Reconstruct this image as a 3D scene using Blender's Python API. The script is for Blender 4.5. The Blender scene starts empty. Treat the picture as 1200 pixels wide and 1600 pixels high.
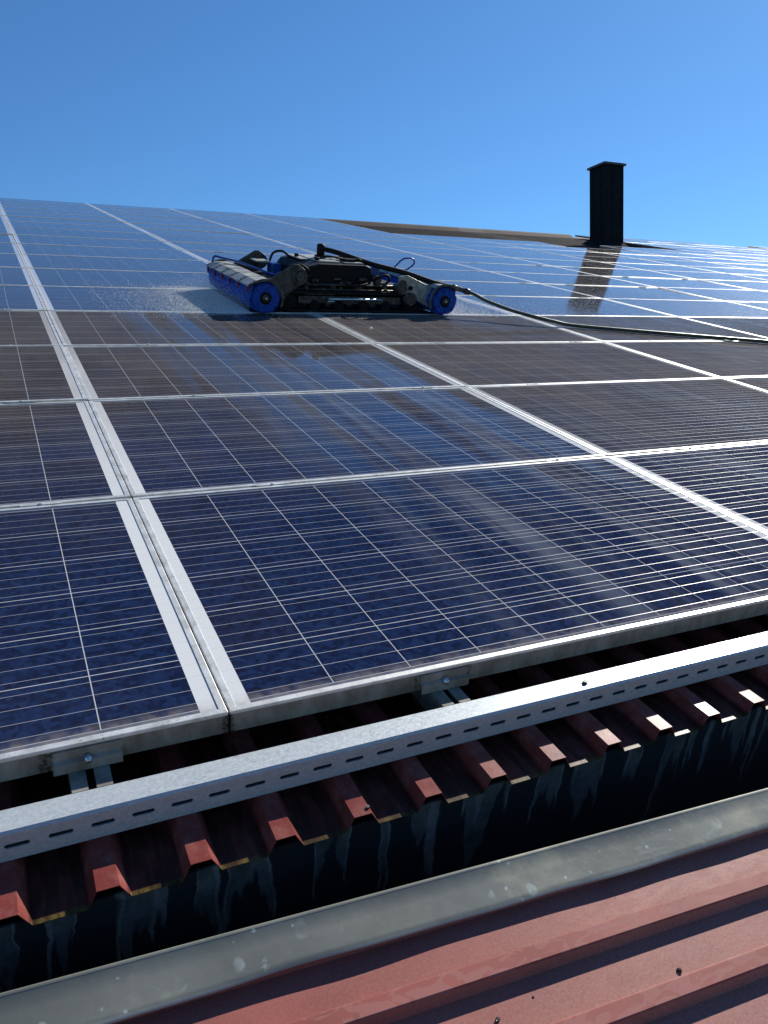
import bpy, bmesh, math, random
from mathutils import Matrix, Vector
random.seed(7)
sc = bpy.context.scene
COL = sc.collection

# ---------------------------------------------------------------- frames, camera, sky, sun
SLOPE = math.radians(16)
ROOF = Matrix.Rotation(SLOPE, 4, 'X')                       # (u along the eave, v up the slope, w off the roof) -> world
LOW = ROOF @ Matrix.Rotation(math.radians(-3.93), 4, 'Z')    # the lower roof and gutter edge run slightly askew
PU, PV = 1.67, 1.0067                                        # panel pitch
RC = ((0.90018932, -0.42799231, 0.08050944), (-0.09784756, -0.37890842, -0.92024685), (0.42436428, 0.82051873, -0.38296732))
CAM = Vector((-0.2956, -1.0679, 0.8403))
FPX = 1229.6
cam = bpy.data.cameras.new('camera')
camo = bpy.data.objects.new('camera', cam); COL.objects.link(camo)
m = Matrix(((RC[0][0], -RC[1][0], -RC[2][0], CAM.x), (RC[0][1], -RC[1][1], -RC[2][1], CAM.y), (RC[0][2], -RC[1][2], -RC[2][2], CAM.z), (0, 0, 0, 1)))
camo.matrix_world = ROOF @ m
cam.sensor_fit = 'VERTICAL'; cam.sensor_height = 36; cam.lens = FPX * 36 / 1600
cam.clip_start = 0.02; cam.clip_end = 3000
sc.camera = camo

SUN = (ROOF.to_3x3() @ Vector((1.54, 1.15, 1.0))).normalized()
el = math.asin(SUN.z); az = math.atan2(SUN.x, SUN.y)
w = bpy.data.worlds.new('World'); sc.world = w; w.use_nodes = True
nt = w.node_tree
sky = nt.nodes.new('ShaderNodeTexSky'); sky.sky_type = 'NISHITA'; sky.sun_disc = False
sky.sun_elevation = el; sky.sun_rotation = az
sky.altitude = 500; sky.air_density = 1.0; sky.dust_density = 0.2; sky.ozone_density = 5.0
bg = nt.nodes['Background']; bg.inputs[1].default_value = 0.082
tint = nt.nodes.new('ShaderNodeMix'); tint.data_type = 'RGBA'; tint.blend_type = 'MULTIPLY'; tint.inputs[0].default_value = 1   # very clear, deep blue air
tint.inputs[7].default_value = (0.50, 0.80, 1.0, 1)
nt.links.new(sky.outputs[0], tint.inputs[6]); nt.links.new(tint.outputs[2], bg.inputs[0])
sun = bpy.data.lights.new('sun', 'SUN'); sun.energy = 5.0; sun.angle = math.radians(0.53); sun.color = (1, 0.95, 0.87)
suno = bpy.data.objects.new('sun', sun); COL.objects.link(suno)
suno.rotation_euler = (-SUN).to_track_quat('-Z', 'Y').to_euler()
suno.location = SUN * 30
sc.view_settings.view_transform = 'Standard'; sc.view_settings.look = 'None'
sc.view_settings.exposure = 0.52; sc.view_settings.gamma = 1

# ---------------------------------------------------------------- node helper
class N:
    def __init__(s, name):
        s.m = bpy.data.materials.new(name); s.m.use_nodes = True
        s.t = s.m.node_tree; s.p = s.t.nodes['Principled BSDF']; s.out = s.t.nodes['Material Output']
    def put(s, sock, v):
        if isinstance(v, bpy.types.NodeSocket): s.t.links.new(v, sock)
        elif isinstance(v, (tuple, list)) and sock.type == 'RGBA' and len(v) == 3: sock.default_value = (*v, 1)
        else: sock.default_value = v
    def math(s, op, *a, clamp=False):
        n = s.t.nodes.new('ShaderNodeMath'); n.operation = op; n.use_clamp = clamp
        for i, x in enumerate(a): s.put(n.inputs[i], x)
        return n.outputs[0]
    def mul(s, *a): return s.math('MULTIPLY', *a)
    def add(s, *a): return s.math('ADD', *a)
    def sub(s, *a): return s.math('SUBTRACT', *a)
    def mx(s, *a): return s.math('MAXIMUM', *a)
    def step(s, x, lo, hi, a=0.0, b=1.0):
        n = s.t.nodes.new('ShaderNodeMapRange'); n.interpolation_type = 'SMOOTHSTEP'
        for i, q in enumerate((x, lo, hi, a, b)): s.put(n.inputs[i], q)
        return n.outputs[0]
    def mix(s, f, a, b):
        n = s.t.nodes.new('ShaderNodeMix'); n.data_type = 'RGBA'
        s.put(n.inputs[0], f); s.put(n.inputs[6], a); s.put(n.inputs[7], b)
        return n.outputs[2]
    def coord(s, kind='Object', scale=(1, 1, 1), rot=(0, 0, 0)):
        n = s.t.nodes.new('ShaderNodeTexCoord'); mp = s.t.nodes.new('ShaderNodeMapping')
        s.t.links.new(n.outputs[kind], mp.inputs[0]); mp.inputs['Scale'].default_value = scale; mp.inputs['Rotation'].default_value = rot
        return mp.outputs[0]
    def roofpos(s, scale=(1, 1, 1)):
        g = s.t.nodes.new('ShaderNodeNewGeometry'); mp = s.t.nodes.new('ShaderNodeMapping'); mp.vector_type = 'POINT'
        s.t.links.new(g.outputs['Position'], mp.inputs[0]); mp.inputs['Rotation'].default_value = (-SLOPE, 0, 0)
        if scale == (1, 1, 1): return mp.outputs[0]
        m2 = s.t.nodes.new('ShaderNodeMapping'); s.t.links.new(mp.outputs[0], m2.inputs[0]); m2.inputs['Scale'].default_value = scale
        return m2.outputs[0]
    def xyz(s, v):
        n = s.t.nodes.new('ShaderNodeSeparateXYZ'); s.t.links.new(v, n.inputs[0]); return n.outputs
    def noise(s, v, scale, detail=4, rough=0.55, dist=0.0, out=0):
        n = s.t.nodes.new('ShaderNodeTexNoise'); s.t.links.new(v, n.inputs['Vector'])
        n.inputs['Scale'].default_value = scale; n.inputs['Detail'].default_value = detail
        n.inputs['Roughness'].default_value = rough; n.inputs['Distortion'].default_value = dist
        return n.outputs[out]
    def voro(s, v, scale, feature='F1', out=0):
        n = s.t.nodes.new('ShaderNodeTexVoronoi'); n.feature = feature; s.t.links.new(v, n.inputs['Vector'])
        n.inputs['Scale'].default_value = scale; return n.outputs[out]
    def white(s, v):
        n = s.t.nodes.new('ShaderNodeTexWhiteNoise'); s.t.links.new(v, n.inputs['Vector']); return n.outputs[0]
    def comb(s, x, y, z):
        n = s.t.nodes.new('ShaderNodeCombineXYZ')
        for i, q in enumerate((x, y, z)): s.put(n.inputs[i], q)
        return n.outputs[0]
    def rnd(s):
        return s.t.nodes.new('ShaderNodeObjectInfo').outputs['Random']
    def bump(s, h, strength, dist=0.01):
        n = s.t.nodes.new('ShaderNodeBump'); n.inputs['Strength'].default_value = strength; n.inputs['Distance'].default_value = dist
        s.t.links.new(h, n.inputs['Height']); s.t.links.new(n.outputs[0], s.p.inputs['Normal']); return n.outputs[0]
    def set(s, **k):
        names = dict(col='Base Color', rough='Roughness', metal='Metallic', spec='Specular IOR Level', ior='IOR', coat='Coat Weight', coatr='Coat Roughness', sub='Subsurface Weight', trans='Transmission Weight')
        for a, v in k.items(): s.put(s.p.inputs[names[a]], v)
        return s

M = {}
def simple(name, col, rough=0.5, metal=0.0, var=0.25, scale=30, spec=0.5):
    n = N(name); v = n.coord(); f = n.noise(v, scale, 5)
    d = tuple(c * (1 - var) for c in col); l = tuple(min(1, c * (1 + var)) for c in col)
    n.set(col=n.mix(n.step(f, .3, .7), d, l), rough=n.step(n.noise(v, scale * 2.3, 3), .2, .8, max(.02, rough - .1), min(1, rough + .12)), metal=metal, spec=spec)
    M[name] = n.m; return n.m

# ---- solar cells under glass: cell grid, busbars, silicon grain, dust; clean and wet above the fourth row
def solar():
    n = N('solar_glass'); o = n.coord('Object'); X, Y, Z = n.xyz(o)
    rp = n.roofpos(); RU, RV, RW = n.xyz(rp)
    cx = n.mul(n.sub(X, 0.0400), 1 / 0.1584); cy = n.mul(n.sub(Y, 0.0235), 1 / 0.1577)
    fx = n.math('FRACT', cx); fy = n.math('FRACT', cy)
    def edge(f, half):    # 1 near 0 or 1
        return n.math('GREATER_THAN', n.math('ABSOLUTE', n.sub(f, 0.5)), 0.5 - half)
    gx = edge(fx, 0.0058); gy = edge(fy, 0.0066)
    b4 = n.math('FRACT', n.mul(fy, 4.0)); bus = n.math('LESS_THAN', n.math('ABSOLUTE', n.sub(b4, 0.5)), 0.0135)
    # margin of white backsheet at the two short ends
    inx = n.mul(n.math('GREATER_THAN', X, 0.0405), n.math('LESS_THAN', X, 1.6235))
    iny = n.mul(n.math('GREATER_THAN', Y, 0.0230), n.math('LESS_THAN', Y, 0.9702))
    sheet = n.sub(1.0, inx)
    gap = n.mx(n.mx(gx, gy), n.sub(1.0, iny))
    cid = n.comb(n.math('FLOOR', cx), n.math('FLOOR', cy), n.mul(n.rnd(), 37.0))
    cr = n.white(cid)
    r2 = n.rnd()
    shift = n.t.nodes.new('ShaderNodeVectorMath'); shift.operation = 'ADD'
    n.t.links.new(o, shift.inputs[0]); n.t.links.new(n.comb(n.mul(r2, 31.0), n.mul(r2, 17.0), 0.0), shift.inputs[1]); ov = shift.outputs[0]
    grain = n.voro(ov, 95.0, out=1)
    gr = n.t.nodes.new('ShaderNodeSeparateColor'); n.t.links.new(grain, gr.inputs[0])
    cell = n.mix(gr.outputs[0], (0.0034, 0.0082, 0.031), (0.0085, 0.0235, 0.076))
    brown = n.mix(gr.outputs[1], (0.013, 0.010, 0.012), (0.028, 0.022, 0.023))
    big = n.noise(n.comb(n.mul(n.add(n.math('FLOOR', cx), n.mul(r2, 90)), .9), n.mul(n.math('FLOOR', cy), .35), n.mul(r2, 50)), 0.45, 2)
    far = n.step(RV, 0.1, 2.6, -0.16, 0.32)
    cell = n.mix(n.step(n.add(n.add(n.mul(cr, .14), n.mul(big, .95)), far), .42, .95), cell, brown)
    white = (0.44, 0.45, 0.46)
    silver = (0.44, 0.44, 0.44)
    col = n.mix(n.mul(bus, n.sub(1.0, gap)), cell, silver)
    col = n.mix(gap, col, white)
    busm = n.mul(n.mul(bus, n.sub(1.0, gap)), .3)
    # streaks of glare painted in as a pale rinse film down the column middle
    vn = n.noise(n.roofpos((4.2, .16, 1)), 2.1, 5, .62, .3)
    glare_veil = n.mul(n.mul(n.step(vn, .44, .68), n.mul(n.step(RU, .45, .9), n.step(RV, 3.6, 1.5))), n.step(n.noise(rp, 1.3, 4, .6), .3, .65, .25, 1.0))
    col = n.mix(n.mul(glare_veil, .40), col, (0.22, 0.25, 0.29))
    # edges along the long sides: narrow bluish strip
    col = n.mix(n.sub(1.0, iny), col, (0.05, 0.07, 0.12))
    col = n.mix(sheet, col, (0.60, 0.61, 0.60))
    # wetness: everything above the robot's track is rinsed; streaks of water run down one column
    ns = n.noise(n.roofpos((3.0, .22, 1)), 1.6, 4, .6)
    rowwet = n.step(RV, 4.02, 4.04)
    st_mask = n.mul(n.mul(n.step(RU, 0.25, 0.7), n.step(RU, 1.68, 1.66)), n.step(RV, .0, 1.2, .35, 1.0))
    streak = n.mul(n.step(ns, .44, .60), n.mul(st_mask, 0.9))
    wet3 = n.mul(n.step(RV, 3.0, 4.0), n.step(RU, 2.3, 4.5, 0, .35))
    wet = n.math('MAXIMUM', rowwet, n.mx(streak, wet3))
    dryd = n.sub(1.0, wet)
    # dust film
    dn = n.noise(rp, 2.2, 6, .62, .4); dn2 = n.noise(rp, 55.0, 3)
    dust = n.mul(n.add(n.step(dn, .3, .75, .02, .13), n.step(dn2, .45, .8, 0, .035)), n.add(n.mul(dryd, .55), .45))
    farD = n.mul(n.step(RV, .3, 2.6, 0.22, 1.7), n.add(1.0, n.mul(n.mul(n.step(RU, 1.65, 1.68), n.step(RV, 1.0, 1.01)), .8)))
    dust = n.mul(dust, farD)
    lowedge = n.mul(n.step(Y, .055, .012), n.mul(n.step(n.noise(rp, 38, 5), .3, .7, .2, .9), n.step(RV, 1.0, .9, .25, .75)))
    dust = n.mx(dust, lowedge)
    spots = n.mul(n.step(n.voro(ov, 9.0), .035, .02), n.step(n.noise(ov, 3.1, 2), .5, .6, 0, .6))
    col = n.mix(dust, col, (0.24, 0.215, 0.20))
    col = n.mix(n.mul(spots, dryd), col, (0.5, 0.5, 0.47))
    smear = n.noise(n.roofpos((9.0, 1.0, 1)), 2.5, 5, .7)
    rough = n.add(n.mul(dryd, n.step(smear, .3, .7, .045, .055)), n.mul(wet, n.step(n.noise(rp, 30, 3), .35, .7, .03, .085)))
    n.set(col=col, rough=rough, ior=1.5, spec=n.add(n.mul(n.mul(wet, n.step(RV, 3.9, 4.05, .30, .45)), n.step(RV, .45, 1.5)), n.mul(n.step(smear, .35, .7, .002, .014), n.step(RV, .3, 1.2))), metal=busm)
    rsock = n.p.inputs['Roughness'].links[0].from_socket
    n.set(rough=n.add(n.mul(rsock, n.sub(1.0, bus)), n.mul(bus, .42)))
    # a matt film of dust, plus sky-sheen haze painted in rightward, over the rows not yet rinsed, thickest in the upper dry rows and right of the second seam
    rightc = n.mul(n.step(RU, 1.660, 1.675), n.step(RV, .99, 1.02))
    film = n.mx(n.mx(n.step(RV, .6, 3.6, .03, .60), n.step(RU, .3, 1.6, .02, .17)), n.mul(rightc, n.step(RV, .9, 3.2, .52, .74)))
    film = n.mul(n.mul(film, n.sub(1.0, n.mul(n.mx(streak, rowwet), .86))), n.step(n.noise(n.roofpos((1.6, .5, 1)), 1.7, 5, .65), .25, .75, .65, 1.15))
    df = n.t.nodes.new('ShaderNodeBsdfDiffuse')
    fc = n.mix(n.noise(n.roofpos((5, 1, 1)), 3.0, 4, .6), (0.054, 0.049, 0.050), (0.092, 0.084, 0.082))
    n.put(df.inputs['Color'], n.mix(n.mul(n.mx(bus, gap), .55), fc, (0.36, 0.35, 0.33)))
    msh = n.t.nodes.new('ShaderNodeMixShader'); n.put(msh.inputs[0], n.math('MINIMUM', film, .9))
    n.t.links.new(n.p.outputs[0], msh.inputs[1]); n.t.links.new(df.outputs[0], msh.inputs[2]); n.t.links.new(msh.outputs[0], n.out.inputs[0])
    h = n.add(n.mul(n.noise(rp, 240, 2), .25), n.mul(n.noise(rp, 14, 3), 1.0))
    n.bump(n.mul(h, n.step(RV, 3.0, 4.0, .0, 1.0)), .05, .004)
    M['solar_glass'] = n.m
solar()

def alu():
    n = N('frame_aluminium'); v = n.roofpos(); f = n.noise(v, 14, 6, .65)
    base = n.mix(n.step(f, .3, .72), (0.56, 0.55, 0.50), (0.74, 0.74, 0.71))
    sp = n.mul(n.step(n.noise(n.roofpos((.6, 1.4, 1)), 210, 2, .5), .66, .70), n.mul(n.step(n.noise(v, 11, 3), .45, .6), n.step(n.xyz(v)[2], -.006, -.003)))
    base = n.mix(n.mul(sp, .85), base, (0.06, 0.05, 0.04))
    g = n.t.nodes.new('ShaderNodeNewGeometry')
    face = n.step(n.xyz(v)[2], -.0040, -.0075)               # dirty sides, darkened further: their shade is put into the colour
    grime_shade = n.mx(n.mul(n.step(n.noise(n.roofpos((1, 1, .6)), 21, 6, .7), .42, .72), .4), n.mul(face, n.step(n.noise(n.roofpos((1, 1, .5)), 16, 6, .7), .3, .7, .72, .97)))
    base = n.mix(grime_shade, base, (0.115, 0.10, 0.075))
    ru = n.xyz(v)[0]; wobr = n.mul(n.sub(n.noise(v, 60, 4, .7), .5), .03)
    for u0, wd in ((-.288, .012), (.362, .006), (.475, .005), (0.0, .012)):
        d_ = n.math('ABSOLUTE', n.sub(n.add(ru, wobr), u0))
        base = n.mix(n.mul(n.mul(n.step(d_, wd, wd * .4), face), n.step(n.noise(v, 150, 3), .35, .6, .2, .9)), base, (0.022, 0.015, 0.008))
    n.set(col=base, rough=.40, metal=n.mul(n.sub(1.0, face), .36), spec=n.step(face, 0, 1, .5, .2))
    n.bump(n.noise(v, 130, 3), .12, .002)
    M['frame_aluminium'] = n.m
alu()

def galv():
    n = N('galvanised_steel'); v = n.coord(); c = n.voro(n.coord('Object', (.7, 1, 1)), 330.0, out=1)
    s = n.t.nodes.new('ShaderNodeSeparateColor'); n.t.links.new(c, s.inputs[0])
    f = n.noise(n.coord('Object', (1, 4, 4)), 9, 6, .7)
    base = n.mix(s.outputs[0], (0.36, 0.40, 0.415), (0.46, 0.50, 0.515))
    base = n.mix(n.step(f, .5, .75, 0, .45), base, (0.40, 0.42, 0.42))
    scr = n.mul(n.step(n.voro(n.coord('Object', (1, 3, 3)), 34.0), .22, .1), n.step(n.noise(v, 5, 2), .5, .62, 0, .7))
    base = n.mix(scr, base, (0.25, 0.26, 0.26))
    n.set(col=base, rough=n.step(s.outputs[1], 0, 1, .36, .52), metal=.16, spec=.3)
    n.bump(n.noise(v, 260, 3), .1, .001)
    M['galvanised_steel'] = n.m
galv()

def redsheet():
    n = N('red_painted_steel'); v = n.coord(); f = n.noise(v, 6, 6, .65)
    base = n.mix(n.step(f, .3, .7), (0.145, 0.030, 0.024), (0.20, 0.044, 0.035))
    chalk = n.mul(n.step(n.noise(v, 26, 7, .75), .40, .72), .5)
    base = n.mix(chalk, base, (0.30, 0.13, 0.115))
    Y = n.xyz(v)[1]
    # algae and wet dirt at the drip edge of the pans
    alg = n.mul(n.mul(n.step(Y, -.188, -.196), n.step(n.xyz(v)[2], -.119, -.1215)), n.step(n.noise(v, 120, 4), .22, .4))
    base = n.mix(n.mul(alg, n.step(n.noise(v, 33, 4), .3, .5, .6, 1.0)), base, n.mix(n.noise(v, 210, 2), (0.015, 0.013, 0.004), (0.34, 0.28, 0.06)))
    grime_shade = n.mul(n.mul(n.step(Y, .35, .15), n.step(n.xyz(v)[2], -.112, -.1220)), n.step(n.noise(n.coord('Object', (6, 1, 1)), 9, 5), .35, .62, .5, .9))  # pan dirt, deepened to paint the shade below panel edge and rail
    base = n.mix(grime_shade, base, (0.020, 0.009, 0.007))
    n.set(col=base, rough=n.step(f, .3, .7, .32, .44), spec=.12)
    n.bump(n.noise(v, 180, 3), .08, .002)
    M['red_painted_steel'] = n.m
redsheet()

def lowred():
    n = N('worn_red_steel'); v = n.coord(); x, y, z = n.xyz(v)
    f = n.noise(v, 7, 6, .65)
    base = n.mix(n.step(f, .3, .7), (0.205, 0.050, 0.042), (0.27, 0.072, 0.060))
    top = n.step(z, -.1520, -.1495)                        # rib tops, walked on: paint worn in flakes
    fl = n.noise(n.coord('Object', (1, 2.2, 1)), 24, 3, .5, .9)
    flake = n.mul(n.math('GREATER_THAN', fl, .53), top)
    base = n.mix(n.mul(flake, .5), base, (0.30, 0.135, 0.12))
    base = n.mix(n.mul(top, .2), base, (0.28, 0.15, 0.135))
    dk = n.mul(n.math('GREATER_THAN', n.noise(n.coord('Object', (1, 2, 1)), 17, 4, .6, 1.2), .665), top)
    base = n.mix(n.mul(dk, .55), base, (0.12, 0.085, 0.07))
    dustn = n.step(n.noise(v, 230, 5, .75), .25, .75, .3, 1.0)
    right = n.step(n.add(x, n.mul(y, -.9)), .25, 1.2, 0.30, .78)  # dust strengthens rightward, painting the glare there into the colour
    base = n.mix(n.mul(n.mul(dustn, n.sub(1.0, top)), right), base, (0.35, 0.22, 0.19))
    speck = n.step(n.voro(v, 55.0), .11, .06)
    base = n.mix(n.mul(speck, n.step(n.noise(v, 4, 2), .5, .6, 0, .8)), base, (0.07, 0.05, 0.04))
    sc1 = n.step(n.noise(n.coord('Object', (1.2, 40, 1), (0, 0, .1)), 8, 3), .66, .70, 0, .3)
    base = n.mix(sc1, base, (0.30, 0.18, 0.155))
    n.set(col=base, rough=n.step(fl, .3, .7, .46, .56), spec=.07)
    n.bump(n.add(n.noise(v, 300, 3), n.mul(flake, .4)), .03, .0008)
    M['worn_red_steel'] = n.m
lowred()

def zinc():
    n = N('weathered_zinc'); v = n.coord(); f = n.noise(v, 5, 6, .6, .5); x, y, z = n.xyz(v)
    base = n.mix(n.step(f, .3, .7), (0.145, 0.150, 0.128), (0.205, 0.21, 0.18))
    pat = n.noise(n.coord('Object', (1, 1.6, 1), (0, 0, .5)), 26, 5, .65, 1.5)
    base = n.mix(n.mul(n.step(pat, .52, .66), n.step(x, .2, .9, .05, .5)), base, (0.31, 0.33, 0.31))
    base = n.mix(n.mul(n.step(n.noise(v, 5, 5, .65), .50, .64), .75), base, (0.34, 0.325, 0.24))
    sv = n.voro(n.coord('Object', (1, .7, 1), (0, 0, .9)), 21.0)
    ringn = n.add(sv, n.mul(n.noise(v, 60, 5, .7), .34))
    ring = n.mul(n.step(ringn, .40, .34), n.step(n.noise(v, 6.5, 2), .43, .52))
    hol = n.step(ringn, .25, .31, .3, 1.0)
    base = n.mix(n.mul(n.mul(ring, hol), .6), base, (0.42, 0.49, 0.455))
    drops = n.mul(n.step(n.add(n.voro(v, 46.0), n.mul(n.noise(v, 90, 2), .2)), .25, .2), n.step(n.noise(v, 8.3, 2), .47, .53, 0, .7))
    base = n.mix(drops, base, (0.44, 0.50, 0.465))
    edge = n.step(y, -.366, -.371)
    base = n.mix(n.mul(edge, .5), base, (0.42, 0.42, 0.38))
    n.set(col=base, rough=.5, metal=.10, spec=.35)
    n.bump(n.add(n.noise(v, 12, 3), n.mul(n.noise(v, 150, 3), .1)), .14, .006)
    M['weathered_zinc'] = n.m
zinc()

def gutterm():
    n = N('stained_dark_steel'); v = n.coord(); x, y, z = n.xyz(v)
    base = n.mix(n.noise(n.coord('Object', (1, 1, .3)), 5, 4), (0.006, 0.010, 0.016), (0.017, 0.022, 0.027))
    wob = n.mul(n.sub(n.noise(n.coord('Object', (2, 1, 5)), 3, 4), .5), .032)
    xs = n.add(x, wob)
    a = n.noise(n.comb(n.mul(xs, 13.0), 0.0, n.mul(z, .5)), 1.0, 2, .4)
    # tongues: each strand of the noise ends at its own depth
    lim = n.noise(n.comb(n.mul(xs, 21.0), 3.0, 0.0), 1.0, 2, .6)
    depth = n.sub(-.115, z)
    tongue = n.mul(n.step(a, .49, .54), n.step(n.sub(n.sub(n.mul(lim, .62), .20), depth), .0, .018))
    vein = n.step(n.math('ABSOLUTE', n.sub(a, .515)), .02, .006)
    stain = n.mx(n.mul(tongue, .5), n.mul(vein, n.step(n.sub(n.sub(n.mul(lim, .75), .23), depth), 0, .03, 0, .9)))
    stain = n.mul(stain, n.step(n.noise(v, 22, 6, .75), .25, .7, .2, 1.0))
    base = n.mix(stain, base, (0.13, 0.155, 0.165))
    n.set(col=base, rough=.48, metal=0.0, spec=.25)
    n.bump(n.noise(v, 40, 4), .06, .002)
    M['stained_dark_steel'] = n.m
gutterm()

def brownroof():
    n = N('brown_roof_steel'); v = n.coord(); f = n.noise(v, 3, 6, .65); x = n.xyz(v)[0]
    base = n.mix(n.step(f, .3, .7), (0.042, 0.030, 0.025), (0.066, 0.048, 0.040))
    sheet = n.mul(n.step(x, 10.55, 10.56), n.step(x, 11.3, 11.29))     # one newer, paler sheet
    base = n.mix(sheet, base, (0.115, 0.092, 0.083))
    n.set(col=base, rough=.8, spec=.12); M['brown_roof_steel'] = n.m
brownroof()

def brush():
    n = N('blue_bristles'); v = n.coord(); a = n.noise(n.coord('Object', (1, .35, 1)), 90, 4, .7)
    base = n.mix(n.step(a, .3, .7), (0.006, 0.035, 0.21), (0.022, 0.120, 0.66))
    n.set(col=base, rough=.6, spec=.3); n.bump(a, .6, .01); M['blue_bristles'] = n.m
brush()
def ground():
    n = N('gravel_yard'); v = n.coord(); f = n.noise(v, .4, 8, .65); g = n.noise(v, 6, 6, .7)
    n.set(col=n.mix(n.step(f, .4, .62), n.mix(g, (0.14, 0.13, 0.12), (0.28, 0.26, 0.23)), n.mix(g, (0.03, 0.06, 0.015), (0.08, 0.12, 0.035))), rough=.95)
    n.bump(g, .6, .05); M['gravel_yard'] = n.m
ground()
simple('render_wall', (0.42, 0.40, 0.36), .9, 0, .15, 4)
simple('black_steel', (0.006, 0.006, 0.008), .6, 0, .4, 6, .12)
simple('cap_steel', (0.05, 0.06, 0.06), .45, .4, .3, 12)
simple('black_plastic', (0.006, 0.006, 0.008), .5, 0, .45, 25, .15)
simple('black_rubber', (0.011, 0.011, 0.011), .7, 0, .4, 60, .2)
simple('grey_aluminium_plate', (0.36, 0.35, 0.30), .45, .25, .35, 22)
simple('muddy_metal', (0.06, 0.055, 0.048), .5, .3, .8, 55)
simple('bright_steel', (0.55, 0.62, 0.64), .28, .85, .15, 20)
simple('darkened_plate', (0.075, 0.07, 0.06), .55, .2, .5, 18)  # grey plate with the left arms' shade put into its colour
simple('red_plastic', (0.24, 0.02, 0.012), .4, 0, .3, 40)
simple('blue_plastic', (0.010, 0.055, 0.25), .35, 0, .3, 30)
simple('olive_hose_rubber', (0.060, 0.060, 0.030), .38, 0, .35, 40)
simple('dirt', (0.030, 0.022, 0.014), .95, 0, .6, 120)
n = N('water_drop'); n.set(col=(.9, .93, .96), rough=.04, ior=1.33, spec=.7, trans=.85); M['water_drop'] = n.m
n = N('water_mist'); n.set(col=(.93, .95, .97), rough=.25, ior=1.33, trans=.15); M['water_mist'] = n.m

# ---------------------------------------------------------------- mesh helper
class MB:
    def __init__(s): s.v = []; s.f = []; s.sm = []
    def add(s, vs, fs, smooth=False):
        b = len(s.v); s.v += [tuple(p) for p in vs]; s.f += [tuple(i + b for i in f) for f in fs]; s.sm += [smooth] * len(fs); return s
    def box(s, a, b, M4=None):
        x0, y0, z0 = a; x1, y1, z1 = b
        vs = [Vector(p) for p in ((x0, y0, z0), (x1, y0, z0), (x1, y1, z0), (x0, y1, z0), (x0, y0, z1), (x1, y0, z1), (x1, y1, z1), (x0, y1, z1))]
        if M4: vs = [M4 @ p for p in vs]
        return s.add(vs, [(0, 3, 2, 1), (4, 5, 6, 7), (0, 1, 5, 4), (1, 2, 6, 5), (2, 3, 7, 6), (3, 0, 4, 7)])
    def prism(s, prof, a, b, axis='y', smooth=False):
        """closed profile (2D list) extruded along axis from a to b; for 'y' the profile is (x,z), for 'x' (y,z), for 'z' (x,y)"""
        n = len(prof)
        def P(p, t): return {'y': (p[0], t, p[1]), 'x': (t, p[0], p[1]), 'z': (p[0], p[1], t)}[axis]
        vs = [P(p, a) for p in prof] + [P(p, b) for p in prof]
        fs = [(i, (i + 1) % n, n + (i + 1) % n, n + i) for i in range(n)]
        b0 = len(s.v); s.add(vs, fs, smooth)
        s.f += [tuple(b0 + i for i in reversed(range(n))), tuple(b0 + n + i for i in range(n))]; s.sm += [False, False]
        return s
    def sheet(s, prof, a, b, axis, th=None):
        n = len(prof)
        def P(p, t): return {'y': (p[0], t, p[1]), 'x': (t, p[0], p[1])}[axis]
        return s.add([P(p, a) for p in prof] + [P(p, b) for p in prof], [(i, i + 1, n + i + 1, n + i) for i in range(n - 1)])
    def tube(s, pts, r, seg=10, smooth=True, cap=True):
        pts = [Vector(p) for p in pts]; n = len(pts); rs = r if isinstance(r, (list, tuple)) else [r] * n
        vs = []; up = Vector((0, 0, 1)); prev = None
        for i, p in enumerate(pts):
            t = (pts[min(i + 1, n - 1)] - pts[max(i - 1, 0)]).normalized()
            if prev is None:
                a = t.cross(up if abs(t.z) < .9 else Vector((1, 0, 0))).normalized()
            else: a = (prev - t * prev.dot(t)).normalized()
            prev = a; b = t.cross(a)
            vs += [p + (a * math.cos(2 * math.pi * k / seg) + b * math.sin(2 * math.pi * k / seg)) * rs[i] for k in range(seg)]
        fs = [(i * seg + k, i * seg + (k + 1) % seg, (i + 1) * seg + (k + 1) % seg, (i + 1) * seg + k) for i in range(n - 1) for k in range(seg)]
        b0 = len(s.v); s.add(vs, fs, smooth)
        if cap: s.f += [tuple(b0 + k for k in reversed(range(seg))), tuple(b0 + (n - 1) * seg + k for k in range(seg))]; s.sm += [False, False]
        return s
    def cyl(s, a, b, r, seg=20, r2=None): return s.tube([a, b], [r, r if r2 is None else r2], seg)
    def build(s, name, mat, parent=None, bevel=0, mw=None, seg=2):
        me = bpy.data.meshes.new(name); me.from_pydata(s.v, [], s.f); me.update()
        bm = bmesh.new(); bm.from_mesh(me); bmesh.ops.recalc_face_normals(bm, faces=bm.faces)
        bm.to_mesh(me); bm.free()
        me.polygons.foreach_set('use_smooth', s.sm)
        o = bpy.data.objects.new(name, me); COL.objects.link(o); me.materials.append(M[mat])
        if parent: o.parent = parent
        if mw is not None: o.matrix_world = mw
        if bevel:
            b = o.modifiers.new('bevel', 'BEVEL'); b.width = bevel; b.segments = seg; b.limit_method = 'ANGLE'; b.angle_limit = math.radians(40)
        return o
def tag(o, label=None, cat=None, group=None, kind=None):
    for k, v in (('label', label), ('category', cat), ('group', group), ('kind', kind)):
        if v: o[k] = v
    return o
def thing(name, label, cat, mw, group=None):
    o = bpy.data.objects.new(name, None); COL.objects.link(o); o.matrix_world = mw; o.empty_display_size = .05
    return tag(o, label, cat, group)
T = Matrix.Translation

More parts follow.
